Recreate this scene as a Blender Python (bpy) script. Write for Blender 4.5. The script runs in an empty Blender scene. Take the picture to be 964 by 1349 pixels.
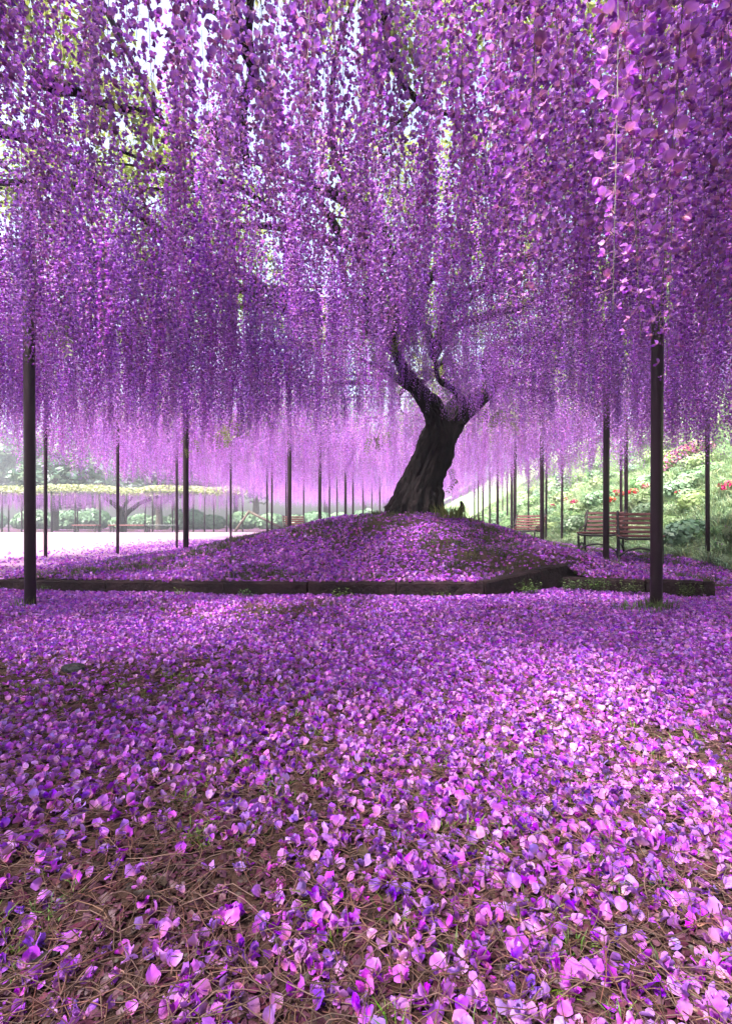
import bpy, math, random
import numpy as np
from mathutils import Vector, Matrix, noise, Euler

random.seed(7)
rng = np.random.default_rng(7)
R = math.radians
S = bpy.context.scene
COL = S.collection
PI = math.pi

# ------------------------------------------------------------------ camera
CAM_H, F = 0.70, 683.0              # eye height (m), focal length in photo pixels (964 wide)
cam = bpy.data.cameras.new('camera')
cam.sensor_fit = 'HORIZONTAL'
cam.sensor_width = 36
cam.lens = F / 964 * 36
cam.shift_y = 12.5 / 964
cam.clip_start = 0.02
cam.clip_end = 2000
co = bpy.data.objects.new('camera', cam)
co.location = (0, 0, CAM_H)
co.rotation_euler = (R(90), 0, 0)
COL.objects.link(co)
S.camera = co

# ------------------------------------------------------------------ sky, sun, exposure
SUN_EL, SUN_AZ = 60, 228            # degrees; azimuth clockwise from +Y
w = bpy.data.worlds.new('World')
S.world = w
w.use_nodes = True
nt = w.node_tree
bg = nt.nodes['Background']
sky = nt.nodes.new('ShaderNodeTexSky')
sky.sky_type = 'NISHITA'
sky.sun_disc = False
sky.sun_elevation = R(SUN_EL)
sky.sun_rotation = R(SUN_AZ)
sky.air_density = 1.0
sky.dust_density = 6.0
sky.ozone_density = 0.6
nt.links.new(sky.outputs[0], bg.inputs[0])
bg.inputs[1].default_value = 0.10
sl = bpy.data.lights.new('sun', 'SUN')
sl.energy = 4.5
sl.angle = R(9)
sl.color = (1.0, 0.95, 0.9)
so = bpy.data.objects.new('sun', sl)
COL.objects.link(so)
sd = Vector((math.sin(R(SUN_AZ)) * math.cos(R(SUN_EL)), math.cos(R(SUN_AZ)) * math.cos(R(SUN_EL)), math.sin(R(SUN_EL))))
so.rotation_euler = sd.to_track_quat('Z', 'Y').to_euler()
so.location = sd * 60
S.view_settings.view_transform = 'Standard'
S.view_settings.look = 'None'
S.view_settings.exposure = 2.5
S.view_settings.gamma = 1
S.view_settings.use_curve_mapping = False
S.cycles.use_denoising = True
S.cycles.max_bounces = 7
S.cycles.diffuse_bounces = 5
S.cycles.transmission_bounces = 6
S.cycles.glossy_bounces = 2
S.cycles.caustics_reflective = False
S.cycles.caustics_refractive = False


def P(u, v, d):
    """photo pixel + depth -> world point (depth chosen from what the thing stands on)"""
    return Vector(((u - 482) / F * d, d, CAM_H + (687 - v) / F * d))


# ------------------------------------------------------------------ helpers
def tag(o, label=None, cat=None, group=None, kind=None):
    if label: o['label'] = label
    if cat: o['category'] = cat
    if group: o['group'] = group
    if kind: o['kind'] = kind
    return o


def empty(name, loc=(0, 0, 0), rz=0.0):
    o = bpy.data.objects.new(name, None)
    o.empty_display_size = 0.1
    COL.objects.link(o)
    o.location = loc
    o.rotation_euler = (0, 0, rz)
    return o


def link(name, me, parent=None):
    o = bpy.data.objects.new(name, me)
    COL.objects.link(o)
    if parent: o.parent = parent
    return o


class MB:
    """collects faces (and point colours); build() makes ONE mesh"""
    def __init__(s):
        s.v, s.f, s.c, s.m = [], [], [], []
        s.mi = 0

    def add(s, vs, fs, col=(1, 1, 1)):
        b = len(s.v)
        s.v += [tuple(p) for p in vs]
        s.f += [tuple(i + b for i in f) for f in fs]
        s.m += [s.mi] * len(fs)
        if len(col) == 3 and not hasattr(col[0], '__len__'):
            s.c += [(col[0], col[1], col[2], 1)] * len(vs)
        else:
            s.c += [(c[0], c[1], c[2], 1) for c in col]

    def box(s, c, size, rot=None, jit=0.0, bev=0.0):
        x, y, z = [k / 2 for k in size]
        M = rot.to_matrix() if rot else Matrix.Identity(3)
        c = Vector(c)
        if bev:
            vs, fs = [], []
            for sx in (-1, 1):
                for sy in (-1, 1):
                    for sz in (-1, 1):
                        vs += [(sx * (x - bev), sy * (y - bev), sz * z), (sx * (x - bev), sy * y, sz * (z - bev)), (sx * x, sy * (y - bev), sz * (z - bev))]
            def q(sx, sy, sz, k): return ((sx > 0) * 4 + (sy > 0) * 2 + (sz > 0)) * 3 + k
            for t in (-1, 1):
                fs.append([q(-1, -1, t, 0), q(1, -1, t, 0), q(1, 1, t, 0), q(-1, 1, t, 0)][::t])
                fs.append([q(-1, t, -1, 1), q(1, t, -1, 1), q(1, t, 1, 1), q(-1, t, 1, 1)][::-t])
                fs.append([q(t, -1, -1, 2), q(t, 1, -1, 2), q(t, 1, 1, 2), q(t, -1, 1, 2)][::t])
                for u in (-1, 1):
                    fs.append([q(-1, t, u, 0), q(1, t, u, 0), q(1, t, u, 1), q(-1, t, u, 1)])
                    fs.append([q(t, -1, u, 0), q(t, 1, u, 0), q(t, 1, u, 2), q(t, -1, u, 2)])
                    fs.append([q(t, u, -1, 1), q(t, u, 1, 1), q(t, u, 1, 2), q(t, u, -1, 2)])
                    for ww in (-1, 1): fs.append([q(t, u, ww, 0), q(t, u, ww, 1), q(t, u, ww, 2)])
        else:
            vs = [(sx * x, sy * y, sz * z) for sx in (-1, 1) for sy in (-1, 1) for sz in (-1, 1)]
            fs = [(0, 1, 3, 2), (4, 6, 7, 5), (0, 4, 5, 1), (2, 3, 7, 6), (0, 2, 6, 4), (1, 5, 7, 3)]
        s.add([c + M @ Vector([k + random.uniform(-jit, jit) for k in v]) for v in vs], fs)

    def tube(s, pts, radii, n=8, lump=0.0, ridge=0.0, col=(1, 1, 1), seed=0.0, caps=True):
        pts = [Vector(p) for p in pts]
        if not hasattr(radii, '__len__'): radii = [radii] * len(pts)
        vs, fs = [], []
        t0 = (pts[1] - pts[0]).normalized()
        ref = Vector((1, 0, 0)) if abs(t0.x) < .9 else Vector((0, 1, 0))
        side = t0.cross(ref).normalized()
        arc = 0.0
        for i, p in enumerate(pts):
            if i: arc += (p - pts[i - 1]).length
            t = (pts[min(i + 1, len(pts) - 1)] - pts[max(i - 1, 0)]).normalized()
            side = (side - t * side.dot(t)).normalized()
            up = t.cross(side)
            for k in range(n):
                a = 2 * PI * k / n
                d = side * math.cos(a) + up * math.sin(a)
                r = radii[i]
                if lump: r *= 1 + lump * noise.noise(Vector((math.cos(a) * 1.3 + seed, math.sin(a) * 1.3, arc * 2.2)))
                if ridge: r *= 1 + ridge * noise.noise(Vector((math.cos(a) * 4.5 + seed, math.sin(a) * 4.5, arc * 1.1))) + .55 * ridge * noise.noise(Vector((math.cos(a) * 10 + seed, math.sin(a) * 10, arc * 5))) + .3 * ridge * noise.noise(Vector((math.cos(a) * 16 + seed, math.sin(a) * 16, arc * 14)))
                vs.append(p + d * r)
        for i in range(len(pts) - 1):
            for k in range(n):
                a, b = i * n + k, i * n + (k + 1) % n
                fs.append((a, b, b + n, a + n))
        if caps:
            fs.append(tuple(range(n))[::-1])
            fs.append(tuple(range((len(pts) - 1) * n, len(pts) * n)))
        s.add(vs, fs, col)

    def mesh(s, name, mats, smooth=False):
        me = bpy.data.meshes.new(name)
        me.from_pydata(s.v, [], s.f)
        if not isinstance(mats, (list, tuple)): mats = [mats]
        for m in mats: me.materials.append(m)
        a = me.attributes.new('Col', 'FLOAT_COLOR', 'POINT')
        a.data.foreach_set('color', np.array(s.c, dtype=np.float32).ravel())
        if len(mats) > 1: me.polygons.foreach_set('material_index', s.m)
        if smooth: me.polygons.foreach_set('use_smooth', [True] * len(me.polygons))
        me.update()
        return me

    def build(s, name, mats, parent=None, smooth=False):
        return link(name, s.mesh(name, mats, smooth), parent)


def spline(pts, per=6):
    """Catmull-Rom through points (tuples of any length)"""
    pts = [np.array(p, float) for p in pts]
    P_ = [2 * pts[0] - pts[1]] + pts + [2 * pts[-1] - pts[-2]]
    out = []
    for i in range(1, len(P_) - 2):
        for k in range(per):
            t = k / per
            a, b, c, d = P_[i - 1:i + 3]
            out.append(.5 * (2 * b + (c - a) * t + (2 * a - 5 * b + 4 * c - d) * t * t + (3 * b - a - 3 * c + d) * t ** 3))
    out.append(pts[-1])
    return out


# ------------------------------------------------------------------ materials
def mat(name):
    m = bpy.data.materials.new(name)
    m.use_nodes = True
    n = m.node_tree
    for x in list(n.nodes):
        if x.type != 'OUTPUT_MATERIAL': n.nodes.remove(x)
    return m, n, n.nodes.new, n.links.new, n.nodes['Material Output']


def m_plain(name, c1, c2, scale=8, rough=.7, bump=.2, spec=.3, detail=6, stretch=None, bscale=None, metal=0, rand=0.0):
    m, n, N, L, out = mat(name)
    b = N('ShaderNodeBsdfPrincipled')
    tc = N('ShaderNodeTexCoord'); mp = N('ShaderNodeMapping')
    L(tc.outputs['Object'], mp.inputs[0])
    if stretch: mp.inputs['Scale'].default_value = stretch
    no = N('ShaderNodeTexNoise'); no.inputs['Scale'].default_value = scale; no.inputs['Detail'].default_value = detail; no.inputs['Roughness'].default_value = .65
    L(mp.outputs[0], no.inputs['Vector'])
    r = N('ShaderNodeValToRGB')
    r.color_ramp.elements[0].position = .33; r.color_ramp.elements[1].position = .68
    r.color_ramp.elements[0].color = (*c1, 1); r.color_ramp.elements[1].color = (*c2, 1)
    L(no.outputs[0], r.inputs[0])
    src = r.outputs[0]
    if rand:
        oi = N('ShaderNodeObjectInfo'); mr = N('ShaderNodeMapRange'); hs = N('ShaderNodeHueSaturation')
        mr.inputs[3].default_value = 1 - rand; mr.inputs[4].default_value = 1 + rand
        L(oi.outputs['Random'], mr.inputs[0]); L(mr.outputs[0], hs.inputs['Value']); L(src, hs.inputs['Color'])
        src = hs.outputs[0]
    L(src, b.inputs['Base Color'])
    b.inputs['Roughness'].default_value = rough
    b.inputs['Metallic'].default_value = metal
    b.inputs['Specular IOR Level'].default_value = spec
    if bump:
        n2 = N('ShaderNodeTexNoise'); n2.inputs['Scale'].default_value = bscale or scale * 4; n2.inputs['Detail'].default_value = 8
        L(mp.outputs[0], n2.inputs['Vector'])
        bp = N('ShaderNodeBump'); bp.inputs['Strength'].default_value = bump; bp.inputs['Distance'].default_value = .02
        L(n2.outputs[0], bp.inputs['Height']); L(bp.outputs[0], b.inputs['Normal'])
    L(b.outputs[0], out.inputs[0])
    return m


def m_leaf(name, trans=.4, hue=.03, val=.3, sat=.15, tcol=(1, 1, 1), gloss=.03, grough=.45, mul=None):
    """thin leaf or petal: vertex colour 'Col', varied per piece, diffuse + translucent"""
    m, n, N, L, out = mat(name)
    at = N('ShaderNodeAttribute'); at.attribute_name = 'Col'
    oi = N('ShaderNodeObjectInfo')
    hs = N('ShaderNodeHueSaturation')
    def rr(a, b, k):
        mu = N('ShaderNodeMath'); mu.operation = 'MULTIPLY'; mu.inputs[1].default_value = k
        fr = N('ShaderNodeMath'); fr.operation = 'FRACT'
        L(oi.outputs['Random'], mu.inputs[0]); L(mu.outputs[0], fr.inputs[0])
        mr = N('ShaderNodeMapRange'); mr.inputs[3].default_value = a; mr.inputs[4].default_value = b
        L(fr.outputs[0], mr.inputs[0]); return mr.outputs[0]
    L(rr(.5 - hue, .5 + hue, 1.0), hs.inputs['Hue'])
    L(rr(1 - sat, 1 + sat, 7.31), hs.inputs['Saturation'])
    L(rr(1 - val, 1 + val, 13.7), hs.inputs['Value'])
    L(at.outputs['Color'], hs.inputs['Color'])
    d = N('ShaderNodeBsdfDiffuse'); t = N('ShaderNodeBsdfTranslucent'); g = N('ShaderNodeBsdfGlossy')
    g.inputs['Roughness'].default_value = grough
    tm = N('ShaderNodeMix'); tm.data_type = 'RGBA'; tm.blend_type = 'MULTIPLY'; tm.inputs[0].default_value = 1
    tm.inputs[7].default_value = (*tcol, 1)
    L(hs.outputs[0], tm.inputs[6]); L(tm.outputs[2], t.inputs[0]); L(hs.outputs[0], d.inputs[0])
    mx = N('ShaderNodeMixShader'); mx.inputs[0].default_value = trans
    L(d.outputs[0], mx.inputs[1]); L(t.outputs[0], mx.inputs[2])
    m2 = N('ShaderNodeMixShader'); m2.inputs[0].default_value = gloss
    L(mx.outputs[0], m2.inputs[1]); L(g.outputs[0], m2.inputs[2])
    L(m2.outputs[0], out.inputs[0])
    return m


def m_soil(name, c1, c2, petal, amount, vscale, blend=None):
    """bare earth with a carpet of petals too small to build; blend=(x0,x1) thins the petals towards x1"""
    m, n, N, L, out = mat(name)
    tc = N('ShaderNodeTexCoord')
    no = N('ShaderNodeTexNoise'); no.inputs['Scale'].default_value = 9; no.inputs['Detail'].default_value = 10; no.inputs['Roughness'].default_value = .7
    L(tc.outputs['Object'], no.inputs['Vector'])
    r = N('ShaderNodeValToRGB'); r.color_ramp.elements[0].position = .35; r.color_ramp.elements[1].position = .7
    r.color_ramp.elements[0].color = (*c1, 1); r.color_ramp.elements[1].color = (*c2, 1)
    L(no.outputs[0], r.inputs[0])
    vo = N('ShaderNodeTexVoronoi'); vo.inputs['Scale'].default_value = vscale
    L(tc.outputs['Object'], vo.inputs['Vector'])
    sp = N('ShaderNodeSeparateColor'); L(vo.outputs['Color'], sp.inputs[0])
    n3 = N('ShaderNodeTexNoise'); n3.inputs['Scale'].default_value = 1.1; n3.inputs['Detail'].default_value = 4
    L(tc.outputs['Object'], n3.inputs['Vector'])
    ad = N('ShaderNodeMath'); ad.operation = 'MULTIPLY_ADD'; ad.inputs[1].default_value = 1.2; ad.inputs[2].default_value = amount - .6
    L(n3.outputs[0], ad.inputs[0])
    am = ad.outputs[0]
    if blend:
        sx = N('ShaderNodeSeparateXYZ'); L(tc.outputs['Object'], sx.inputs[0])
        mr = N('ShaderNodeMapRange'); mr.interpolation_type = 'SMOOTHSTEP'
        mr.inputs[1].default_value = blend[0]; mr.inputs[2].default_value = blend[1]; mr.inputs[3].default_value = 1; mr.inputs[4].default_value = 0
        L(sx.outputs[0], mr.inputs[0])
        mm = N('ShaderNodeMath'); mm.operation = 'MULTIPLY'; L(am, mm.inputs[0]); L(mr.outputs[0], mm.inputs[1]); am = mm.outputs[0]
    lt = N('ShaderNodeMath'); lt.operation = 'LESS_THAN'; L(sp.outputs[0], lt.inputs[0]); L(am, lt.inputs[1])
    pr = N('ShaderNodeValToRGB')
    pr.color_ramp.elements[0].color = (petal[0] * .45, petal[1] * .4, petal[2] * .45, 1); pr.color_ramp.elements[1].color = (*petal, 1)
    L(sp.outputs[1], pr.inputs[0])
    mx = N('ShaderNodeMix'); mx.data_type = 'RGBA'
    L(lt.outputs[0], mx.inputs[0]); L(r.outputs[0], mx.inputs[6]); L(pr.outputs[0], mx.inputs[7])
    b = N('ShaderNodeBsdfPrincipled'); b.inputs['Roughness'].default_value = .9; b.inputs['Specular IOR Level'].default_value = .15
    L(mx.outputs[2], b.inputs['Base Color'])
    n2 = N('ShaderNodeTexNoise'); n2.inputs['Scale'].default_value = 60; n2.inputs['Detail'].default_value = 8
    L(tc.outputs['Object'], n2.inputs['Vector'])
    bp = N('ShaderNodeBump'); bp.inputs['Strength'].default_value = .6; bp.inputs['Distance'].default_value = .02
    L(n2.outputs[0], bp.inputs['Height']); L(bp.outputs[0], b.inputs['Normal'])
    L(b.outputs[0], out.inputs[0])
    return m


PETAL = (.47, .10, .74)
M_soil = m_soil('soil', (.018, .010, .009), (.075, .04, .032), PETAL, .05, 60)
M_mound = m_soil('mound_soil', (.016, .009, .010), (.06, .03, .03), PETAL, .18, 42)
M_plaza = m_soil('plaza_sand', (.15, .10, .12), (.22, .145, .17), (.34, .13, .44), .6, 40, blend=(-3.0, -9.0))
M_hang = m_leaf('wisteria_petal', trans=.36, hue=.018, val=.28, sat=.12, gloss=.03)
M_fall = m_leaf('fallen_petal', trans=.22, hue=.03, val=.28, sat=.18, gloss=.035)
M_leaf = m_leaf('wisteria_leaf', trans=.5, hue=.02, val=.25, sat=.1, gloss=.04)
M_grass = m_leaf('grass_blade', trans=.3, hue=.025, val=.3, sat=.2, gloss=.03)
M_tree = m_leaf('tree_leaf', trans=.3, hue=.02, val=.15, sat=.1, gloss=.03)
M_litter = m_leaf('dry_litter', trans=.1, hue=.02, val=.35, sat=.2, gloss=.02)
M_bark = m_plain('wisteria_bark', (.004, .003, .0035), (.024, .016, .018), 5, .9, 1.0, .12, 8, stretch=(3, 3, .7), bscale=14)
M_treebark = m_plain('tree_bark', (.04, .03, .025), (.1, .08, .065), 6, .9, .5)
M_post = m_plain('painted_steel', (.012, .005, .009), (.026, .011, .018), 5, .45, .08, .4, bscale=40)
M_rail = m_plain('steel_rail', (.02, .022, .025), (.06, .065, .07), 8, .45, .1, .5)
M_kerb = m_plain('kerb_stone', (.007, .003, .005), (.028, .013, .017), 7, .9, .7, .2, 10, bscale=30)
M_slat = m_plain('red_slat', (.09, .022, .028), (.17, .05, .05), 6, .55, .15, .4, stretch=(1, 8, 8), rand=.15)
M_iron = m_plain('cast_iron', (.008, .006, .008), (.02, .015, .018), 10, .5, .15, .5)
M_hill = m_plain('hill_turf', (.12, .2, .09), (.24, .32, .17), 1.4, .95, .8, .1, bscale=9)
M_hump = m_plain('dark_hump', (.012, .012, .015), (.04, .04, .045), 12, .8, .6, .3)
M_deadleaf = m_leaf('dead_leaf', trans=.1, hue=.03, val=.3, gloss=.012)


# ------------------------------------------------------------------ scatter (for masses nobody could count)
def scatter(name, pts, sources, parent=None):
    """pts: rows x,y,z, rx,ry,rz, scale, source index"""
    pts = np.asarray(pts, dtype=np.float32)
    me = bpy.data.meshes.new(name)
    me.vertices.add(len(pts))
    me.vertices.foreach_set('co', pts[:, :3].ravel())
    me.attributes.new('rot', 'FLOAT_VECTOR', 'POINT').data.foreach_set('vector', np.ascontiguousarray(pts[:, 3:6]).ravel())
    me.attributes.new('scl', 'FLOAT', 'POINT').data.foreach_set('value', np.ascontiguousarray(pts[:, 6]))
    me.attributes.new('idx', 'INT', 'POINT').data.foreach_set('value', pts[:, 7].astype(np.int32))
    o = link(name, me, parent)
    g = bpy.data.node_groups.new(name, 'GeometryNodeTree')
    g.interface.new_socket('Geometry', in_out='INPUT', socket_type='NodeSocketGeometry')
    g.interface.new_socket('Geometry', in_out='OUTPUT', socket_type='NodeSocketGeometry')
    N, L = g.nodes.new, g.links.new
    gi, go = N('NodeGroupInput'), N('NodeGroupOutput')
    ip = N('GeometryNodeInstanceOnPoints'); jo = N('GeometryNodeJoinGeometry')
    for s in sources[::-1]:
        oi = N('GeometryNodeObjectInfo'); oi.inputs['Object'].default_value = s
        oi.inputs['As Instance'].default_value = True; oi.transform_space = 'ORIGINAL'
        L(oi.outputs['Geometry'], jo.inputs[0])
    def na(nm, t):
        a = N('GeometryNodeInputNamedAttribute'); a.data_type = t; a.inputs['Name'].default_value = nm
        return next(x for x in a.outputs if x.enabled and x.name == 'Attribute')
    L(gi.outputs[0], ip.inputs['Points']); L(jo.outputs[0], ip.inputs['Instance'])
    ip.inputs['Pick Instance'].default_value = True
    L(na('idx', 'INT'), ip.inputs['Instance Index'])
    L(na('rot', 'FLOAT_VECTOR'), ip.inputs['Rotation'])
    L(na('scl', 'FLOAT'), ip.inputs['Scale'])
    L(ip.outputs[0], go.inputs[0])
    md = o.modifiers.new('scatter', 'NODES'); md.node_group = g
    o['kind'] = 'stuff'
    return o


def source(name, me):
    return bpy.data.objects.new(name, me)      # never linked: only a shape for scatter


def nz(x, y, s=1.0, k=0.0):
    return noise.noise(Vector((x * s + k, y * s - k, k * 1.7)))


def smooth(a, b, x):
    t = min(1, max(0, (x - a) / (b - a)))
    return t * t * (3 - 2 * t)


# ------------------------------------------------------------------ terrain
KERB = [(-3.73, 5.25), (-2.2, 5.02), (-.5, 4.85), (1.1, 4.80)]     # front face of the long kerb
SLAB = [(1.1, 4.80), (2.42, 5.62)]                                # the taller stretch turning back
LOW = [(2.12, 5.18), (3.25, 4.82)]                                # the low kerb beside it


def lerp_line(pts, x):
    for (x0, y0), (x1, y1) in zip(pts, pts[1:]):
        if x <= x1: return y0 + (y1 - y0) * max(0, (x - x0)) / (x1 - x0)
    return pts[-1][1]


def front(x):
    if x < 1.1: return lerp_line(KERB, x)
    if x < 2.12: return lerp_line(SLAB, x)
    if x < 3.25: return lerp_line(LOW, x)
    return 4.82


MC = (.75, 8.0)


def ground_z(x, y):
    k = smooth(.2, 1.0, y) * (1 - smooth(9, 14, abs(x) + max(0, y - 5)))
    return .018 * k * nz(x, y, 1.2, 3) + .008 * k * nz(x, y, 4.5, 9)


def mound_z(x, y):
    base = .125
    base *= 1 - smooth(3.19, 3.32, x) * (1 - smooth(6.0, 8.5, y)) * 1.15
    dx, dy = x - MC[0], y - MC[1]
    r = math.hypot(dx / (4.7 if dx < 0 else 3.15), dy / (3.25 if dy < 0 else 4.4))
    m = .70 * math.cos(PI / 2 * min(r, 1)) ** 1.7
    m += .16 * math.exp(-((x - 2.2) ** 2 / .3 + (y - 5.8) ** 2 / .14))
    fr = smooth(0, .5, y - front(x))
    return base + m + fr * (.03 * nz(x, y, .9, 5) + .016 * nz(x, y, 3.4, 7))


def axis(bands):
    out = []
    for a, b, st in bands:
        n = max(1, round((b - a) / st))
        out += [a + (b - a) * i / n for i in range(n)]
    out.append(bands[-1][1])
    return out


def grid(name, xs, ys, zf, m, smooth_=True):
    me = bpy.data.meshes.new(name)
    vs = [(x, y if not callable(ys) else 0, 0) for x in xs for y in []]
    vs = []
    for x in xs:
        yy = ys(x) if callable(ys) else ys
        vs += [(x, y, zf(x, y)) for y in yy]
    n = len(ys(xs[0]) if callable(ys) else ys)
    fs = [(i * n + j, (i + 1) * n + j, (i + 1) * n + j + 1, i * n + j + 1) for i in range(len(xs) - 1) for j in range(n - 1)]
    me.from_pydata(vs, [], fs)
    me.materials.append(m)
    if smooth_: me.polygons.foreach_set('use_smooth', [True] * len(me.polygons))
    o = link(name, me)
    o['kind'] = 'structure'
    return o


grid('ground', axis([(-95, -20, 15), (-20, -6, 1), (-6, 6, .12), (6, 20, 1), (20, 95, 15)]),
     axis([(-40, -10, 10), (-10, 0, .8), (0, 6, .1), (6, 20, .8), (20, 95, 15)]), ground_z, M_soil)
YT = axis([(0, 7, .12), (7, 15, .4), (15, 35, 2)])
grid('mound', axis([(-3.9, 4.6, .12), (4.6, 6.6, .4)]),
     lambda x: [front(x) + .06 + t for t in YT], mound_z, M_mound)
grid('plaza', axis([(-60, -12, 6), (-12, -3.93, .6)]), axis([(5.4, 31, 1.2)]), lambda x, y: .062 + .01 * nz(x, y, .3, 2), M_plaza)


def hill_z(x, y):
    e = 5.35 + .35 * nz(0, y, .25, 4)
    t = max(0, x - e)
    z = .05 + .62 * t + .25 * nz(x, y, .6, 11) * smooth(0, 2.5, t) + .07 * nz(x, y, 2.4, 12) * smooth(0, .6, t)
    if z > 7: z = 7 + (z - 7) * .25
    return z


grid('hillside', axis([(5.0, 16, .3), (16, 60, 3)]), axis([(0, 30, .5), (30, 75, 3)]), hill_z, M_hill)

# ------------------------------------------------------------------ kerb stones
def kerb_run(name, runs, label=None):
    o = empty(name, (runs[0][0][0], runs[0][0][1], 0))
    o['kind'] = 'structure'
    for (a, b, h0, h1, th) in runs:
        a, b = Vector((*a, 0)), Vector((*b, 0))
        d = (b - a).normalized()
        nrm = Vector((-d.y, d.x, 0))
        mb = MB()
        n = 10
        vs, fs = [], []
        L_ = (b - a).length
        for i in range(n + 1):
            p = a + d * (.006 + (L_ - .012) * i / n)
            h = h0 + (h1 - h0) * i / n + random.uniform(-.004, .004)
            j = lambda: random.uniform(-.004, .004)
            prof = [(0 + j(), -.05), (0 + j(), h * .5), (0 + j(), h - .018), (.016 + j(), h), (th * .55, h + j()), (th, h + j()), (th, -.05)]
            for (q, z) in prof: vs.append(p + nrm * q + Vector((0, 0, z)))
        k = 7
        for i in range(n):
            for q in range(k):
                fs.append((i * k + q, i * k + (q + 1) % k, (i + 1) * k + (q + 1) % k, (i + 1) * k + q))
        fs.append(tuple(range(k))[::-1]); fs.append(tuple(range(n * k, n * k + k)))
        mb.add([v - o.location for v in vs], fs)
        mb.build('kerb_stone', M_kerb, o)
    return o


def split_line(pts, xs):
    return [(x, lerp_line(pts, x)) for x in xs]


kx = split_line(KERB, [-3.73, -2.55, -1.35, -.55, .28, 1.09])
kerb_run('kerb', [(kx[i], kx[i + 1], .115 + .005 * i, .12 + .005 * i, .10) for i in range(5)]
         + [((1.105, 4.803), (1.76, 5.21), .142, .215, .12), ((1.765, 5.213), (2.42, 5.62), .217, .30, .12)])
kerb_run('kerb', [((1.98, 5.225), (2.69, 5.0), .135, .135, .10), ((2.695, 4.998), (3.25, 4.82), .136, .138, .10),
                  ((3.253, 4.83), (3.28, 5.6), .138, .12, .10)])

# ------------------------------------------------------------------ trellis: posts and rails
trellis = empty('trellis', (0, 8, 0))
tag(trellis, 'tall wisteria trellis of slim dark posts and steel rails over the petal strewn mound', 'trellis')
TOP = 3.42
XL, XR, YN, YF = -7.5, 5.9, -5.0, 46.0


def tz(x, y):
    if x > 5.2: return max(hill_z(x, y), .0)
    if x < -3.93: return .062
    if y > front(x) + .05: return mound_z(x, y)
    return ground_z(x, y)


POSTS = [(40, 4.3, .087), (864, 4.16, .092), (245, 8.5, .092), (798, 7.8, .092), (381, 11.3, .092), (714, 11.3, .092),
         (421, 14, .092), (678, 14, .085), (674, 17.5, .085), (455, 17, .09), (655, 18, .09), (465, 20, .075), (636, 24, .09), (645, 21, .07),
         (60, 9.2, .06), (155, 10.2, .06), (233, 12.4, .06), (304, 14.6, .06), (352, 18, .06), (358, 17, .065), (377, 19, .06),
         (932, 7.9, .062), (740, 13.4, .06), (719, 14.5, .06), (825, 10.6, .075), (818, 11.5, .06), (400, 23, .07), (434, 21, .07), (478, 26, .08), (500, 24, .08),
         (625, 28, .08), (662, 26, .06), (696, 18, .055), (490, 29, .08), (444, 25, .07), (668, 22, .07), (630, 21, .06)]
post_mesh = {}
for u, d, dia in POSTS:
    x = (u - 482) / F * d
    z0 = tz(x, d) - .08
    if dia not in post_mesh:
        mb = MB(); mb.tube([(0, 0, 0), (0, 0, 1)], dia / 2, 14)
        post_mesh[dia] = mb.mesh('post', M_post, True)
    o = link('post', post_mesh[dia], trellis)
    o.location = (x, d - 8, z0)
    o.scale = (1, 1, TOP - z0)
    o.rotation_euler = (R(random.uniform(-.25, .25)), R(random.uniform(-.25, .25)), 0)
for y in [-4.8, -3.2, -1.6, -.4, 1.0, 2.6, 4.25, 6.0, 7.9, 9.6, 11.3, 14, 17, 20, 24, 28, 33, 39, 45]:
    mb = MB(); mb.tube([(XL - .1, y - 8.1, TOP), (XR + .1, y - 7.9, TOP)], .018, 6)
    mb.build('rail', M_rail, trellis, True)
for x in [-7.3, -5.9, -4.2, -2.8, -1.4, 0, 1.3, 2.4, 3.9, 5.3]:
    mb = MB(); mb.tube([(x, YN - 8, TOP + .04), (x, YF - 8, TOP + .04)], .016, 6)
    mb.build('rail', M_rail, trellis, True)

# ------------------------------------------------------------------ wisteria: florets
V_BAN, V_BAN2 = (.43, .145, .70), (.61, .30, .82)       # standard petal, pale edge
V_WING, V_KEEL, V_BASE = (.325, .065, .59), (.43, .085, .53), (.58, .27, .40)


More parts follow.
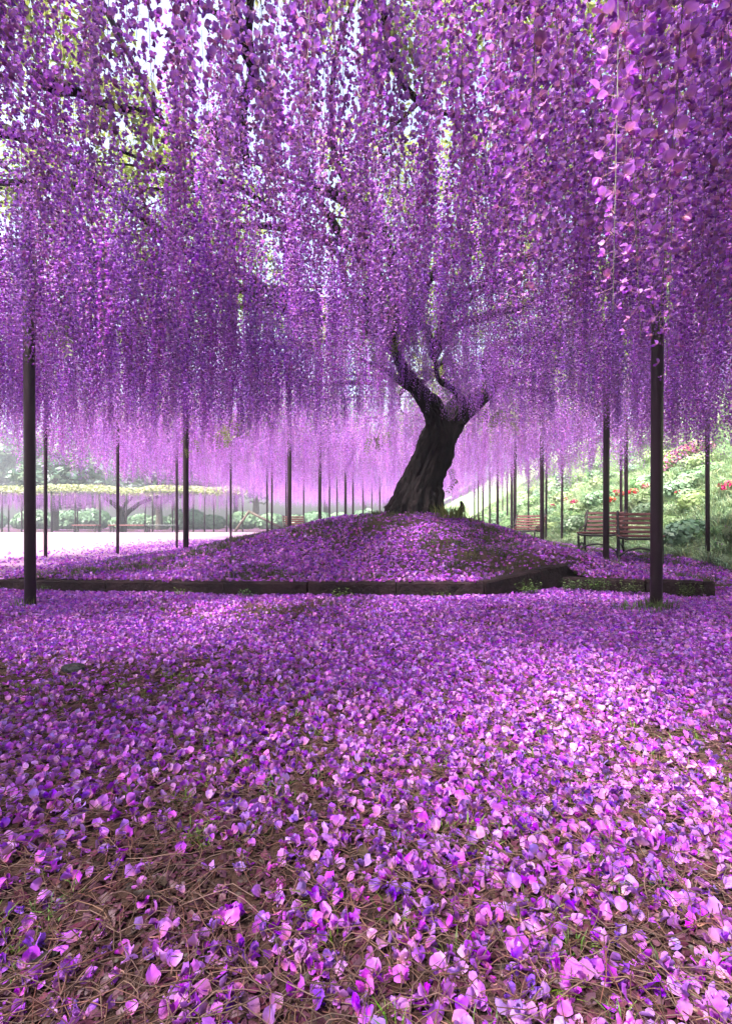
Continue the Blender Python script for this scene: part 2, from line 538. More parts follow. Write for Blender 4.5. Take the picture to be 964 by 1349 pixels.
def floret(hi=True, open_=1.0):
    """one pea flower about 24 mm across, opening along +X, up +Z; returns verts, faces, colours"""
    vs, fs, cs = [], [], []

    def patch(rows, cols_):
        b = len(vs)
        n = len(rows[0])
        for r, c in zip(rows, cols_):
            vs.extend(r); cs.extend([c] * n)
        for i in range(len(rows) - 1):
            for j in range(n - 1):
                fs.append((b + i * n + j, b + i * n + j + 1, b + (i + 1) * n + j + 1, b + (i + 1) * n + j))
    mm = .001
    o = open_
    if hi:
        patch([[(0, -2 * mm, 0), (1 * mm, 0, 0), (0, 2 * mm, 0)],
               [(5 * mm, -11 * mm * o, 7 * mm), (7 * mm, 0, 6 * mm), (5 * mm, 11 * mm * o, 7 * mm)],
               [(2 * mm, -12 * mm * o, 15 * mm), (6 * mm, 0, 15 * mm), (2 * mm, 12 * mm * o, 15 * mm)],
               [(-4 * mm, -6 * mm * o, 21 * mm), (-1 * mm, 0, 20 * mm), (-4 * mm, 6 * mm * o, 21 * mm)]],
              [V_BASE, V_BAN, V_BAN, V_BAN2])
        for s in (-1, 1):
            patch([[(1 * mm, s * 1 * mm, 0), (1 * mm, s * 2 * mm, -2 * mm)],
                   [(9 * mm, s * 6 * mm, 4 * mm), (8 * mm, s * 7 * mm, -6 * mm)],
                   [(18 * mm, s * 4 * mm, 3 * mm), (17 * mm, s * 3 * mm, -6 * mm)],
                   [(21 * mm, s * 1 * mm, -1 * mm), (21 * mm, s * 1 * mm, -3 * mm)]], [V_BASE, V_WING, V_WING, V_KEEL])
        patch([[(1 * mm, 0, -3 * mm), (2 * mm, -2 * mm, 0), ],
               [(14 * mm, 0, -8 * mm), (14 * mm, -3 * mm, -1 * mm)],
               [(20 * mm, 0, -4 * mm), (20 * mm, 0, 0)]], [V_KEEL, V_KEEL, V_WING])
    else:
        patch([[(0, -3 * mm, 0), (0, 3 * mm, 0)], [(5 * mm, -12 * mm, 10 * mm), (5 * mm, 12 * mm, 10 * mm)], [(-1 * mm, -8 * mm, 20 * mm), (-1 * mm, 8 * mm, 20 * mm)]],
              [V_BASE, V_BAN, V_BAN2])
        patch([[(1 * mm, -3 * mm, 2 * mm), (1 * mm, 3 * mm, -2 * mm)], [(17 * mm, -7 * mm, -3 * mm), (17 * mm, 7 * mm, -4 * mm)]], [V_BASE, V_WING])
    return np.array(vs), fs, np.array(cs)


def rotm(e): return np.array(e.to_matrix())


def round_floret(rd, crumple):
    """pea flower with rounded, cupped petals: verts, faces, colours"""
    V, Fc, C = [], [], []

    def petal(L_, W_, cup, curl, M, off, cols, n=5, m=4, cr=crumple):
        b0 = len(V)
        for i in range(n + 1):
            t = i / n
            wid = W_ * math.sin(PI * min(1, .12 + .80 * t) ** 1.15) ** .75
            for j in range(m + 1):
                q = j / m * 2 - 1
                x = L_ * t - L_ * .10 * (abs(q) < .3) * (t > .95)
                p = np.array([x, wid * q, cup * (q * q) * math.sin(PI * t * .8) + curl * t * t]) + np.array([rd.gauss(0, cr) for _ in range(3)]) * t
                V.append(M @ p + off)
                k = min(1, t * 1.5)
                c = np.array(cols[0]) * (1 - k) + np.array(cols[1]) * k
                if t > .7 or abs(q) > .8: c = c * .6 + np.array(cols[2]) * .4
                C.append(c * rd.uniform(.93, 1.07))
        for i in range(n):
            for j in range(m):
                a_ = b0 + i * (m + 1) + j
                Fc.append((a_, a_ + 1, a_ + m + 2, a_ + m + 1))
    E = lambda *e: rotm(Euler(e, 'XYZ'))
    op = rd.uniform(.75, 1.05)
    petal(.021, .0118 * op, rd.uniform(.003, .007), rd.uniform(-.006, .004), E(0, R(-rd.uniform(45, 85)), rd.uniform(-.2, .2)), np.array([0, 0, .001]), (V_BASE, V_BAN, V_BAN2))
    for s_ in (-1, 1):
        petal(.018, .0052, .003, -.003, E(s_ * R(rd.uniform(40, 85)), R(rd.uniform(-5, 25)), s_ * rd.uniform(.05, .4)), np.array([.001, s_ * .0015, 0]), (V_BASE, V_WING, V_BAN), 4, 2, crumple * .5)
    petal(.017, .0040, .004, .004, E(0, R(rd.uniform(5, 30)), 0), np.array([.001, 0, -.001]), (V_BASE, V_KEEL, V_WING), 4, 2, crumple * .4)
    return np.array(V), Fc, np.array(C)


FL_ROUND = [round_floret(random.Random(40 + i), .0006) for i in range(7)]
FL_HI = [floret(True, o) for o in (.75, .95, 1.1)]
FL_LO = [floret(False)]


def raceme_meshes(name, length, n, hi, r_out, seed, joined):
    rd = random.Random(seed)
    st, bl = MB(), MB()
    if joined: bl = st
    sway = [(rd.uniform(-.02, .02), rd.uniform(-.02, .02)) for _ in range(4)]
    path = spline([(0, 0, 0.0), (*sway[0], -length * .33), (*sway[1], -length * .67), (sway[2][0] * 1.3, sway[2][1] * 1.3, -length)], 5)
    st.mi = 0
    st.tube(path, [.0015 * (1 - .6 * i / (len(path) - 1)) for i in range(len(path))], 3, col=(.055, .06, .022), caps=False)
    bl.mi = 1 if joined else 0
    ga = rd.uniform(0, 6.28)
    for i in range(n):
        t = .05 + .94 * (i / (n - 1)) ** .95
        k = t * (len(path) - 1)
        a, b = path[int(k)], path[min(int(k) + 1, len(path) - 1)]
        p = a + (b - a) * (k - int(k))
        ga += 2.4 + rd.uniform(-.5, .5)
        size = rd.uniform(.85, 1.2) * (1 if t < .72 else 1 - (t - .72) * 2.0)
        out = r_out * rd.uniform(.55, 1.3) * (1.05 - .55 * max(0, t - .5) * 1.6)
        tip = p + np.array([math.cos(ga) * out, math.sin(ga) * out, -out * rd.uniform(.0, .7)])
        if hi or i % 2 == 0:
            q = np.array([-math.sin(ga), math.cos(ga), 0]) * .0006
            c = (.30, .16, .20)
            st.mi = 0
            st.add([p + q, p - q, tip - q, tip + q], [(0, 1, 2, 3)], c)
            bl.mi = 1 if joined else 0
        v, f, c = rd.choice((FL_HI if joined else FL_ROUND) if hi else FL_LO)
        M = rotm(Euler((rd.uniform(-.5, .5), rd.uniform(-.2, .9), ga + rd.uniform(-.7, .7)), 'XYZ'))
        bright = rd.uniform(.55, 1.25)
        cc = c * bright
        if rd.random() < .12: cc = cc * np.array([.85, .75, .6])        # wilting, browner
        bl.add(v * size @ M.T + tip, f, [tuple(np.clip(x, 0, .95)) for x in cc])
    if joined: return st.mesh(name, [M_leaf, M_hang], hi)
    return st.mesh(name + '_stalk', M_leaf), bl.mesh(name + '_blossoms', M_hang, True)


NEAR = [raceme_meshes('raceme', 1.2, 92, True, .034, 100 + k, False) for k in range(5)]
LONG = [raceme_meshes('raceme', 1.75, 120, True, .038, 140 + k, False) for k in range(3)]
MID = [source('raceme_shape', raceme_meshes('raceme_mid', 1.2, 92, True, .034, 200 + k, True)) for k in range(5)]
FAR = [source('raceme_shape', raceme_meshes('raceme_far', 1.2, 70, False, .036, 300 + k, True)) for k in range(4)]

# ------------------------------------------------------------------ the wisteria tree
TB = Vector((.78, 8.0, 0))
tree = empty('wisteria_tree', (TB.x, TB.y, mound_z(TB.x, TB.y)))
tag(tree, 'old leaning wisteria tree with dark forked trunk and hanging purple flower racemes, on the mound', 'tree')
T0 = tree.location


def limb(name, pts, n=16, per=5, lump=.22, ridge=.12, seed=0.0, mt=M_bark, parent=tree, off=None):
    sp = spline(pts, per)
    mb = MB()
    o_ = T0 if off is None else off
    mb.tube([Vector(p[:3]) - o_ for p in sp], [max(.003, p[3]) for p in sp], n, lump, ridge, seed=seed)
    return mb.build(name, mt, parent, True)


def px(u, v, d, wpx):
    p = P(u, v, d)
    return (p.x, p.y, p.z, wpx / 2 / F * d)


limb('trunk', [px(540, 700, 8.0, 83), px(544, 676, 8.0, 69), px(548, 655, 8.0, 54), px(557, 630, 8.0, 46), px(567, 604, 7.97, 42), px(576, 578, 7.95, 42),
               px(576, 556, 7.9, 29), px(570, 538, 7.8, 25), px(556, 519, 7.6, 21), px(543, 503, 7.4, 18), px(533, 488, 7.2, 15), px(524, 468, 7.0, 12), px(518, 440, 6.8, 10)], 120, 16, .16, .32, 1.0)
limb('limb', [px(572, 596, 8.02, 27), px(588, 570, 8.05, 29), px(604, 549, 8.1, 25), px(622, 531, 8.1, 22), px(640, 516, 8.1, 18), px(646, 500, 8.1, 14), px(640, 478, 8.0, 11), px(645, 455, 7.9, 8)], 80, 14, .16, .3, 4.0)
limb('limb', [px(575, 558, 7.95, 16), px(590, 540, 8.2, 14), px(602, 522, 8.4, 11), px(600, 500, 8.6, 9), px(590, 470, 8.9, 7)], 12, 6, .25, .1, 7.0)
limb('limb', [px(612, 541, 8.1, 13), px(604, 520, 7.9, 10), px(592, 510, 7.7, 8), px(578, 500, 7.3, 6), px(572, 470, 7.0, 5)], 10, 6, .2, .1, 9.0)
limb('limb', [px(640, 516, 8.1, 13), px(662, 503, 8.0, 9), px(690, 496, 7.9, 7), px(705, 500, 7.9, 5), px(716, 497, 7.9, 3)], 10, 6, .2, .1, 11.0)
limb('limb', [px(555, 518, 7.6, 13), px(532, 506, 7.5, 10), px(510, 488, 7.4, 7), px(485, 478, 7.3, 5), px(470, 470, 7.2, 3)], 10, 6, .2, .1, 13.0)
# dead side shoots and a stub at the trunk's foot
limb('stump', [px(606, 695, 7.9, 12), px(605, 678, 7.9, 9), px(609, 668, 7.9, 7), px(607, 660, 7.9, 3)], 10, 4, .35, .2, 15.0)
limb('stump', [px(584, 685, 7.8, 12), px(580, 662, 7.8, 9), px(582, 650, 7.8, 7), px(577, 640, 7.8, 3)], 10, 4, .35, .2, 16.0)


def wander(p0, ang, L_, r0, seed, zt=3.3, sub=2):
    rd = random.Random(seed)
    pts, p, a = [], Vector(p0), ang
    n = max(4, int(L_ / .45))
    for i in range(n + 1):
        t = i / n
        pts.append((p.x, p.y, p.z, r0 * (1 - .85 * t)))
        a += rd.uniform(-.45, .45)
        p = p + Vector((math.cos(a) * .45, math.sin(a) * .45, (zt - p.z) * .45 + rd.uniform(-.07, .07)))
    return pts


HEADS = [P(518, 440, 6.8), P(645, 455, 7.9), P(590, 470, 8.9), P(572, 470, 7.0), P(524, 468, 7.0)]
k = 0
for hd, angs in ((HEADS[0], (180, 215, 250, 275, 150)), (HEADS[1], (-10, 25, -45, 60)), (HEADS[2], (90, 115, 65, 140)), (HEADS[3], (-70, -100, -55)), (HEADS[4], (235, 200, 260))):
    for a in angs:
        pts = wander(hd, R(a + random.uniform(-8, 8)), random.uniform(4.0, 7.5), .06, 500 + k)
        limb('branch', pts, 8, 3, .3, .15, k * 1.3)
        for s in range(2):
            q = pts[random.randrange(2, len(pts) - 1)]
            limb('branch', wander(q[:3], R(a + random.choice((-1, 1)) * random.uniform(35, 80)), random.uniform(1.2, 2.6), q[3] * .7, 700 + k * 3 + s), 6, 3, .2, .1, k * 2.3 + s)
        k += 1
# branches that reach over the camera and show against the sky
for pts in ([px(296, -60, 2.35, 16), px(308, 10, 2.5, 15), px(322, 60, 2.6, 17), px(335, 95, 2.75, 15), px(322, 130, 3.0, 13), px(318, 180, 3.3, 13), px(325, 215, 3.6, 9)],
            [px(330, 100, 2.8, 10), px(358, 130, 2.9, 12), px(366, 160, 3.1, 10), px(352, 195, 3.4, 7)],
            [px(40, 98, 2.75, 16), px(70, 110, 2.8, 22), px(100, 118, 2.85, 12), px(150, 140, 3.0, 9), px(210, 148, 3.1, 9)],
            [px(-30, 170, 3.2, 14), px(20, 176, 3.2, 16), px(60, 190, 3.4, 9)],
            [px(-20, 238, 3.8, 10), px(20, 240, 3.8, 9), px(70, 235, 3.9, 7), px(120, 250, 4, 6)],
            [px(270, 150, 3.2, 14), px(300, 190, 3.3, 18), px(318, 205, 3.4, 10)],
            [px(500, -20, 2.3, 10), px(520, 90, 2.7, 9), px(560, 140, 3, 8), px(600, 150, 3.1, 6)],
            [px(930, -20, 2.2, 22), px(918, 60, 2.5, 20), px(925, 140, 2.9, 15), px(915, 220, 3.4, 10)],
            [px(430, 250, 4, 12), px(500, 300, 4.6, 13), px(520, 380, 5.8, 13), px(520, 440, 6.8, 12)],
            [px(160, 360, 5.5, 8), px(250, 330, 4.9, 9), px(330, 370, 5.6, 9), px(380, 400, 6.2, 9), px(450, 420, 6.6, 9)],
            [px(700, 470, 7.6, 9), px(740, 440, 7.0, 9), px(800, 430, 6.6, 8), px(860, 400, 6.0, 6)]):
    limb('branch', pts, 8, 5, .35, .2, pts[0][0])


# ---- racemes
def bottom_z(x, y):
    b = 2.02 + .20 * nz(x, y, .55, 21) + .16 * nz(x, y, 2.2, 22) - .2 * smooth(3.0, 5.0, x)
    b += .48 * math.exp(-((x - .9) ** 2 / 1.4 + (y - 6.2) ** 2 / 5))
    b += .05 * smooth(4.5, 2.0, y) * smooth(.6, -.6, x)            # higher over the left of the path
    return b


rac = []
cells = []
for (y0, y1, dens) in ((-4.6, -1.2, 14), (-1.2, 4.0, 47), (4.0, 4.5, 44), (4.5, 9, 36), (9, 16, 26), (16, 26, 12), (26, YF, 7)):  # first band: sparse unseen canopy behind the camera, shaped to cut front light
    s = 1 / math.sqrt(dens)
    yy = y0
    while yy < y1:
        xx = XL
        while xx < XR:
            cells.append((xx + random.uniform(0, s), yy + random.uniform(0, s)))
            xx += s
        yy += s
for x, y in cells:
    edge = .5 * nz(0, y, .5, 31)
    if x < XL + .4 + edge or x > XR - .4 + edge: continue
    if y < 1.9 and math.hypot(x, y) < 1.45 and not (x > .25 and y > .3 and math.hypot(x, y) > .75): continue
    cl = nz(x, y, .75, 41) + .5 * nz(x, y, 2.0, 42)
    if cl < -.44 + (.15 if y < 5 and x < .3 else -.1): continue                      # thin places
    if y > 1 and y < 13 and math.hypot(x - TB.x - .1, y - TB.y) < .45: continue
    top = 3.30 + random.uniform(-.2, .1)
    zb = bottom_z(x, y) + random.gauss(0, .09)
    if random.random() < .18: zb += random.uniform(.1, .45)
    lng = False
    if x > .3 and y < 2.5 and y > .3: zb -= random.uniform(.3, 1.15) * smooth(.2, .7, x) * smooth(2.7, 1.7, y); lng = zb < 1.65
    if .3 < y < 3.2 and x > 0:                                   # the near curtain parts in front of the post
        u = 482 + F * x / y
        vmax = 500 if u < 825 else (415 if u < 915 else 500)
        zb = max(zb, CAM_H + (687 - vmax + random.uniform(0, 60)) / F * y)
        if 630 < u < 825 and .8 < y < 1.9 and random.random() < .55: zb = CAM_H + (687 - random.uniform(330, 495)) / F * y
        lng = zb < 1.65
    if lng: top = min(top, zb + 1.85)
    d = math.sqrt(x * x + y * y + (2.2 - CAM_H) ** 2)
    vis = y > .25 and abs(x) < y * .72 + .15
    rac.append((x, y, top, max(.45, top - zb), lng, d, vis))
vis_sorted = sorted([r for r in rac if r[6]], key=lambda r: r[5])
own = set(id(r) for r in vis_sorted[:300])
mid_pts, far_pts = [], []
for r in rac:
    x, y, top, ln, lng, d, vis = r
    rz = random.uniform(0, 6.28)
    tx, ty = random.gauss(0, .035), random.gauss(0, .035)
    if id(r) in own:
        st, bl = random.choice(LONG if lng else NEAR)
        o = link('raceme', st, tree)
        o.location = Vector((x, y, top)) - T0
        o.rotation_euler = (tx, ty, rz)
        sc = ln / (1.75 if lng else 1.2)
        o.scale = (sc,) * 3
        b = link('blossoms', bl, o)
    elif d < 8.5:
        mid_pts.append((x, y, top - T0.z, tx, ty, rz, ln / 1.2, random.randrange(5)))
    else:
        far_pts.append((x, y, top - T0.z, tx, ty, rz, ln / 1.2 * 1.02, random.randrange(4)))
for nm, pts, src in (('distant_racemes', far_pts, FAR), ('further_racemes', mid_pts, MID)):
    pts = np.array(pts); pts[:, 0] -= T0.x; pts[:, 1] -= T0.y
    scatter(nm, pts, src, tree)


# ---- leaves: pinnate, young yellow-green
def pinnate(seed):
    rd = random.Random(seed)
    mb = MB()
    Ln = .22
    path = [np.array([Ln * t, 0, -.06 * t * t]) for t in (0, .33, .66, 1)]
    mb.tube(path, [.0012, .001, .001, .0006], 3, col=(.2, .22, .05), caps=False)
    for i in range(6):
        for s in (-1, 1):
            t = .2 + .75 * i / 5
            b = np.array([Ln * t, 0, -.06 * t * t])
            l_, w_ = rd.uniform(.045, .06), rd.uniform(.009, .013)
            a = R(rd.uniform(45, 70))
            dx = np.array([math.cos(a), s * math.sin(a), rd.uniform(-.5, -.1)]); dy = np.array([-s * math.sin(a), math.cos(a) * 1.0, 0]) * s
            c = np.array([.20, .24, .07]) * rd.uniform(.6, 1.2)
            mb.add([b, b + dx * l_ * .45 + dy * w_, b + dx * l_, b + dx * l_ * .45 - dy * w_], [(0, 1, 2, 3)], tuple(c))
    return mb.mesh('leaf', M_leaf)


LV = [source('leaf_shape', pinnate(900 + i)) for i in range(4)]
lp = []
for _ in range(40000):
    x, y = random.uniform(XL, XR), random.uniform(-4.5, 24) if random.random() < .7 else random.uniform(-2, 8)
    if nz(x, y, 1.1, 51) < -.12: continue
    lp.append((x - T0.x, y - T0.y, random.uniform(3.3, 3.65) - T0.z, random.uniform(-.5, .5), random.uniform(-.3, .6), random.uniform(0, 6.28), random.uniform(.8, 1.4), random.randrange(4)))
for (u, v, d, n) in ((210, 320, 4.6, 12), (435, 412, 5.4, 8), (512, 440, 6.3, 16), (522, 425, 6.3, 8), (300, 560, 8.6, 18), (320, 545, 8.6, 16), (255, 575, 8.6, 6), (500, 570, 7.9, 8), (652, 538, 7.9, 8),
                     (180, 110, 3, 6), (660, 540, 7.9, 5), (600, 640, 7.9, 4), (95, 410, 4.6, 5)):
    c = P(u, v, d)
    for _ in range(n):
        q = c + Vector((random.gauss(0, .12), random.gauss(0, .12), random.gauss(0, .10))) - T0
        lp.append((*q, random.uniform(-.5, .5), random.uniform(.3, 1.3), random.uniform(0, 6.28), random.uniform(.8, 1.3), random.randrange(4)))
scatter('leaves', lp, LV, tree)

# ------------------------------------------------------------------ fallen blossoms
def fallen(seed):
    """a dropped blossom: rounded cupped standard, two wings, keel, calyx and bit of stalk"""
    rd = random.Random(seed)
    tint = np.array([.84, .62, .84]) * rd.uniform(.8, 1.2)
    if seed % 4 == 0: tint = tint * np.array([1.15, 1.2, .9])      # pinker, ageing
    if seed % 5 == 1: tint = tint * np.array([.8, .7, 1.0])
    mb = MB()
    v, f, c = round_floret(rd, .0013)
    mb.add(v, f, [tuple(x) for x in np.clip(c * tint, 0, .92)])
    mb.tube([(0, 0, 0), (-.004, 0, -.001), (-.014, rd.uniform(-.004, .004), rd.uniform(-.004, .002))], [.0024, .0015, .0006], 5, col=(.30, .14, .13))
    return mb.mesh('fallen_blossom', M_fall, True)


FB = [fallen(i) for i in range(9)]
FBS = [source('blossom_shape', m) for m in FB]


def rest_rot(i):
    k = random.random()
    if k < .40: return (random.uniform(-.4, .4), random.uniform(-.3, .5), random.uniform(0, 6.28))          # standing on its keel
    if k < .75: return (random.choice((-1, 1)) * random.uniform(1.0, 1.9), random.uniform(-.4, .4), random.uniform(0, 6.28))
    return (random.uniform(-.4, .4), random.uniform(-1.7, -.8), random.uniform(0, 6.28))


def cover(x, y):
    """share of the ground under blossom: thin on the trodden left of the path"""
    c = .68 + .7 * nz(x, y, .9, 61) + .5 * nz(x, y, 3.2, 62) + .4 * nz(x, y, 9, 63)
    c -= .12 * smooth(.3, -.5, x - (y - 1.0) * .05) * smooth(3.2, 1.5, y)
    c += .12 * smooth(.0, .6, x)
    return max(.04, min(1, c))


fp = []
tries = 0
for _ in range(84000):
    y = 5.3 * math.sqrt(random.random())
    if y < .35: continue
    hw = .75 * y + .5
    x = random.uniform(-hw, hw)
    if y > front(x) - .02 and x < 3.3: continue
    if random.random() > cover(x, y): continue
    fp.append((x, y, ground_z(x, y) + random.uniform(.002, .010), *rest_rot(0), random.triangular(.55, 1.25, .95) * (1.0 + .02 * y), random.randrange(9)))


def in_view(p):
    v = 687 + F * (CAM_H - p[2]) / p[1]
    u = 482 + F * p[0] / p[1]
    return v < 1365 and -10 < u < 974


fp.sort(key=lambda p: (p[0] ** 2 + p[1] ** 2) if in_view(p) else 1e9)
for p in fp[:300]:
    o = link('fallen_blossom', FB[int(p[7])])
    o.location = p[:3]
    o.rotation_euler = p[3:6]
    o.scale = (p[6],) * 3
    tag(o, 'single fallen lilac wisteria blossom lying loose on the stalk littered earth', 'blossom', 'fallen wisteria blossoms')
tag(scatter('fallen_blossoms', fp[300:], FBS), 'carpet of fallen purple wisteria blossoms spread over the path', 'blossoms', kind='stuff')

mp_ = []
for _ in range(90000):
    x, y = random.uniform(-9, 6.5), 4.8 + 13 * random.random() ** 1.6
    if abs(x) > .75 * y + .6: continue
    ktop = None
    if y < front(x) + .07:
        if y < front(x) + .015 or x > 1.05 or x < -3.7 or random.random() < .45: continue
        ktop = .116 + .0055 * (x + 3.73)
    if x < -3.9:
        if random.random() > .55 * smooth(-8.5, -3.9, x) ** 2: continue
    c = .54 + .9 * nz(x, y, 1.3, 71) + .5 * nz(x, y, 4, 72)
    r = math.hypot(x - MC[0], y - MC[1])
    c -= .18 * smooth(3, 1, r)
    if x > 5.2: c -= .8 * (x - 5.2)
    if random.random() > max(.12, c): continue
    z = tz(x, y) if ktop is None else ktop
    mp_.append((x, y, z + random.uniform(.002, .012), *rest_rot(0), random.uniform(1.1, 1.5) + .03 * (y - 5), random.randrange(9)))
tag(scatter('mound_blossoms', mp_, FBS), 'carpet of fallen purple blossoms covering the mound behind the kerb', 'blossoms', kind='stuff')


# ---- dry stalks and shrivelled petals
def stalk(seed):
    rd = random.Random(seed)
    mb = MB()
    L_ = rd.uniform(.04, .12)
    b = rd.uniform(-.3, .3)
    pts = [(L_ * t, b * L_ * math.sin(t * PI) + rd.uniform(-.003, .003), .003 + rd.uniform(0, .006) + .012 * rd.random() * math.sin(t * PI)) for t in (0, .25, .5, .75, 1)]
    c = np.array([.11, .06, .05]) * rd.uniform(.35, 1.4)
    mb.tube(pts, [.0006, .0007, .0007, .0006, .0004], 4, col=tuple(c), caps=False)
    return mb.mesh('stalk', M_litter, True)


def shrivel(seed):
    rd = random.Random(seed)
    mb = MB()
    s = rd.uniform(.007, .012)
    vs = [(s * (i - 1) * rd.uniform(.7, 1.1), s * (j - 1) * rd.uniform(.6, 1), rd.uniform(0, .007)) for i in range(3) for j in range(3)]
    fs = [(i * 3 + j, i * 3 + j + 1, i * 3 + j + 4, i * 3 + j + 3) for i in range(2) for j in range(2)]
    c = np.array([(.09, .03, .05), (.05, .025, .022), (.14, .05, .09)][seed % 3]) * rd.uniform(.6, 1.1)
    mb.add(vs, fs, tuple(c))
    return mb.mesh('shrivelled_petal', M_litter, True)


SK = [source('stalk_shape', stalk(i)) for i in range(8)]
SH = [source('petal_shape', shrivel(i)) for i in range(9)]
sp_, hp_ = [], []
for _ in range(15000):
    y = .35 + 4.2 * random.random() ** 1.5; hw = .75 * y + .4; x = random.uniform(-hw, hw)
    if y > front(x) - .03: continue
    sp_.append((x, y, ground_z(x, y) + random.uniform(0, .006), random.uniform(-.25, .25), random.uniform(-.15, .15), random.uniform(0, 6.28), random.uniform(.7, 1.5), random.randrange(8)))
for _ in range(52000):
    y = .35 + 4.2 * random.random() ** 1.4; hw = .75 * y + .4; x = random.uniform(-hw, hw)
    if y > front(x) - .03: continue
    hp_.append((x, y, ground_z(x, y) + random.uniform(0, .004), random.uniform(-.6, .6), random.uniform(-.6, .6), random.uniform(0, 6.28), random.uniform(.35, .95), random.randrange(9)))
tag(scatter('dry_stalks', sp_, SK), 'thin brown flower stalks littering the bare earth between the blossoms', 'stalks', kind='stuff')
tag(scatter('shrivelled_petals', hp_, SH), 'shrivelled brownish pink petals littering the bare earth', 'petals', kind='stuff')


# ------------------------------------------------------------------ grass tufts and weeds
def tuft(seed, n, h, spread, w_, cols, bend=.6):
    rd = random.Random(seed)
    mb = MB()
    for _ in range(n):
        a = rd.uniform(0, 6.28); r = spread * math.sqrt(rd.random())
        b = np.array([math.cos(a) * r, math.sin(a) * r, -.01])
        az = a + rd.uniform(-.9, .9); hh = h * rd.uniform(.5, 1.1); k = bend * rd.uniform(.3, 1.2)
        d = np.array([math.cos(az), math.sin(az), 0]); sd_ = np.array([-d[1], d[0], 0]) * w_ * rd.uniform(.6, 1.2)
        p1 = b + d * hh * k * .3 + np.array([0, 0, hh * .6]); p2 = b + d * hh * k + np.array([0, 0, hh * (1 - .35 * k)])
        c = np.array(rd.choice(cols)) * rd.uniform(.7, 1.25)
        mb.add([b - sd_, b + sd_, p1 + sd_ * .8, p1 - sd_ * .8, p2], [(0, 1, 2, 3), (3, 2, 4)], tuple(c))
    return mb


def weed(seed, n, h, cols):
    rd = random.Random(seed)
    mb = MB()
    for _ in range(n):
        a = rd.uniform(0, 6.28); lean = rd.uniform(.1, .7); hh = h * rd.uniform(.4, 1)
        b = np.array([rd.gauss(0, .05), rd.gauss(0, .02), 0]); t = b + np.array([math.cos(a) * lean * hh, math.sin(a) * lean * hh, hh])
        q = np.array([-math.sin(a), math.cos(a), 0]) * .0015
        mb.add([b - q, b + q, t + q, t - q], [(0, 1, 2, 3)], (.05, .08, .02))
        for _ in range(4):
            c0 = b + (t - b) * rd.uniform(.45, 1.05); az = rd.uniform(0, 6.28); l_ = rd.uniform(.016, .03)
            d = np.array([math.cos(az), math.sin(az), rd.uniform(-.3, .5)]) * l_; s_ = np.array([-math.sin(az), math.cos(az), 0]) * l_ * .36
            mb.add([c0, c0 + d * .5 + s_, c0 + d, c0 + d * .5 - s_], [(0, 1, 2, 3)], tuple(np.array(rd.choice(cols)) * rd.uniform(.7, 1.2)))
    return mb


GD = [(.05, .10, .02), (.08, .13, .03), (.10, .13, .04), (.035, .07, .02)]


def plant(name, mb, x, y, label, cat, group=None, z=None, mt=M_grass):
    o = mb.build(name, mt)
    o.location = (x, y, tz(x, y) if z is None else z)
    tag(o, label, cat, group)
    return o


plant('grass_tuft', tuft(1, 150, .16, .15, .003, [(.10, .17, .04), (.14, .2, .06), (.07, .12, .03)]), 2.30, 4.10, 'dark green grass tuft growing round the foot of the post before the low kerb', 'grass tuft')
plant('grass_tuft', tuft(2, 110, .11, .2, .003, [(.10, .17, .04), (.14, .2, .06), (.07, .12, .03)]), 2.12, 4.02, 'low spreading grass tuft just beside the tuft at the post foot', 'grass tuft')
plant('grass_tuft', tuft(3, 50, .12, .10, .003, [(.10, .17, .04), (.14, .2, .06), (.07, .12, .03)]), -2.80, 4.24, 'small grass tuft round the foot of the post before the long kerb', 'grass tuft')
plant('grass_tuft', tuft(4, 240, .24, .26, .005, [(.13, .17, .04), (.18, .21, .06), (.08, .13, .03)]), 1.20, 7.45, 'bushy green grass tuft at the foot of the wisteria trunk', 'grass tuft')
plant('grass_tuft', tuft(14, 90, .15, .18, .004, [(.13, .17, .04), (.18, .21, .06), (.08, .13, .03)]), 1.52, 7.5, 'grass tuft beside the dead stump at the trunk foot', 'grass tuft')
for i, (x, y) in enumerate([(2.0, 5.02), (2.22, 5.0), (1.55, 4.92), (2.95, 4.78), (2.5, 4.92)]):
    plant('weed', weed(20 + i, 44, .15, [(.12, .2, .06), (.16, .24, .08), (.08, .14, .04)]), x, y, 'leafy green weed growing against the foot of the kerb', 'weed', 'weeds along the kerb')
for i, (x, y) in enumerate([(-1.72, 4.83), (-1.1, 4.78), (-.2, 4.72), (-3.2, 5.05), (.7, 4.7)]):
    plant('weed', weed(40 + i, 14, .09, [(.12, .2, .06), (.08, .14, .04)]), x, y, 'leafy green weed growing against the foot of the kerb', 'weed', 'weeds along the kerb')
gt = []
GTS = [source('tuft_shape', tuft(60 + i, 14, .045, .02, .0016, [(.10, .17, .03), (.14, .2, .04)], .9).mesh('tuft', M_grass)) for i in range(4)]
for _ in range(1300):
    y = .5 + 4.2 * random.random(); x = random.uniform(-.75 * y - .4, .75 * y + .4)
    if y > front(x) - .05: continue
    if nz(x, y, 1.4, 81) < .12 and not (x > .55 * y and random.random() < .5): continue
    gt.append((x, y, ground_z(x, y), 0, 0, random.uniform(0, 6.28), random.uniform(.6, 1.2), random.randrange(4)))
MTS = [source('tuft_shape', tuft(70 + i, 16, .07, .04, .0025, [(.08, .11, .03), (.12, .13, .05), (.05, .07, .02)], .9).mesh('tuft', M_grass)) for i in range(3)]
mg = []
for _ in range(5200):
    x, y = random.uniform(-3.6, 5.2), 4.9 + 6 * random.random()
    if y < front(x) + .1: continue
    if nz(x, y, 1.3, 71) > -.02: continue
    mg.append((x, y, mound_z(x, y), 0, 0, random.uniform(0, 6.28), random.uniform(.7, 1.4), random.randrange(3)))
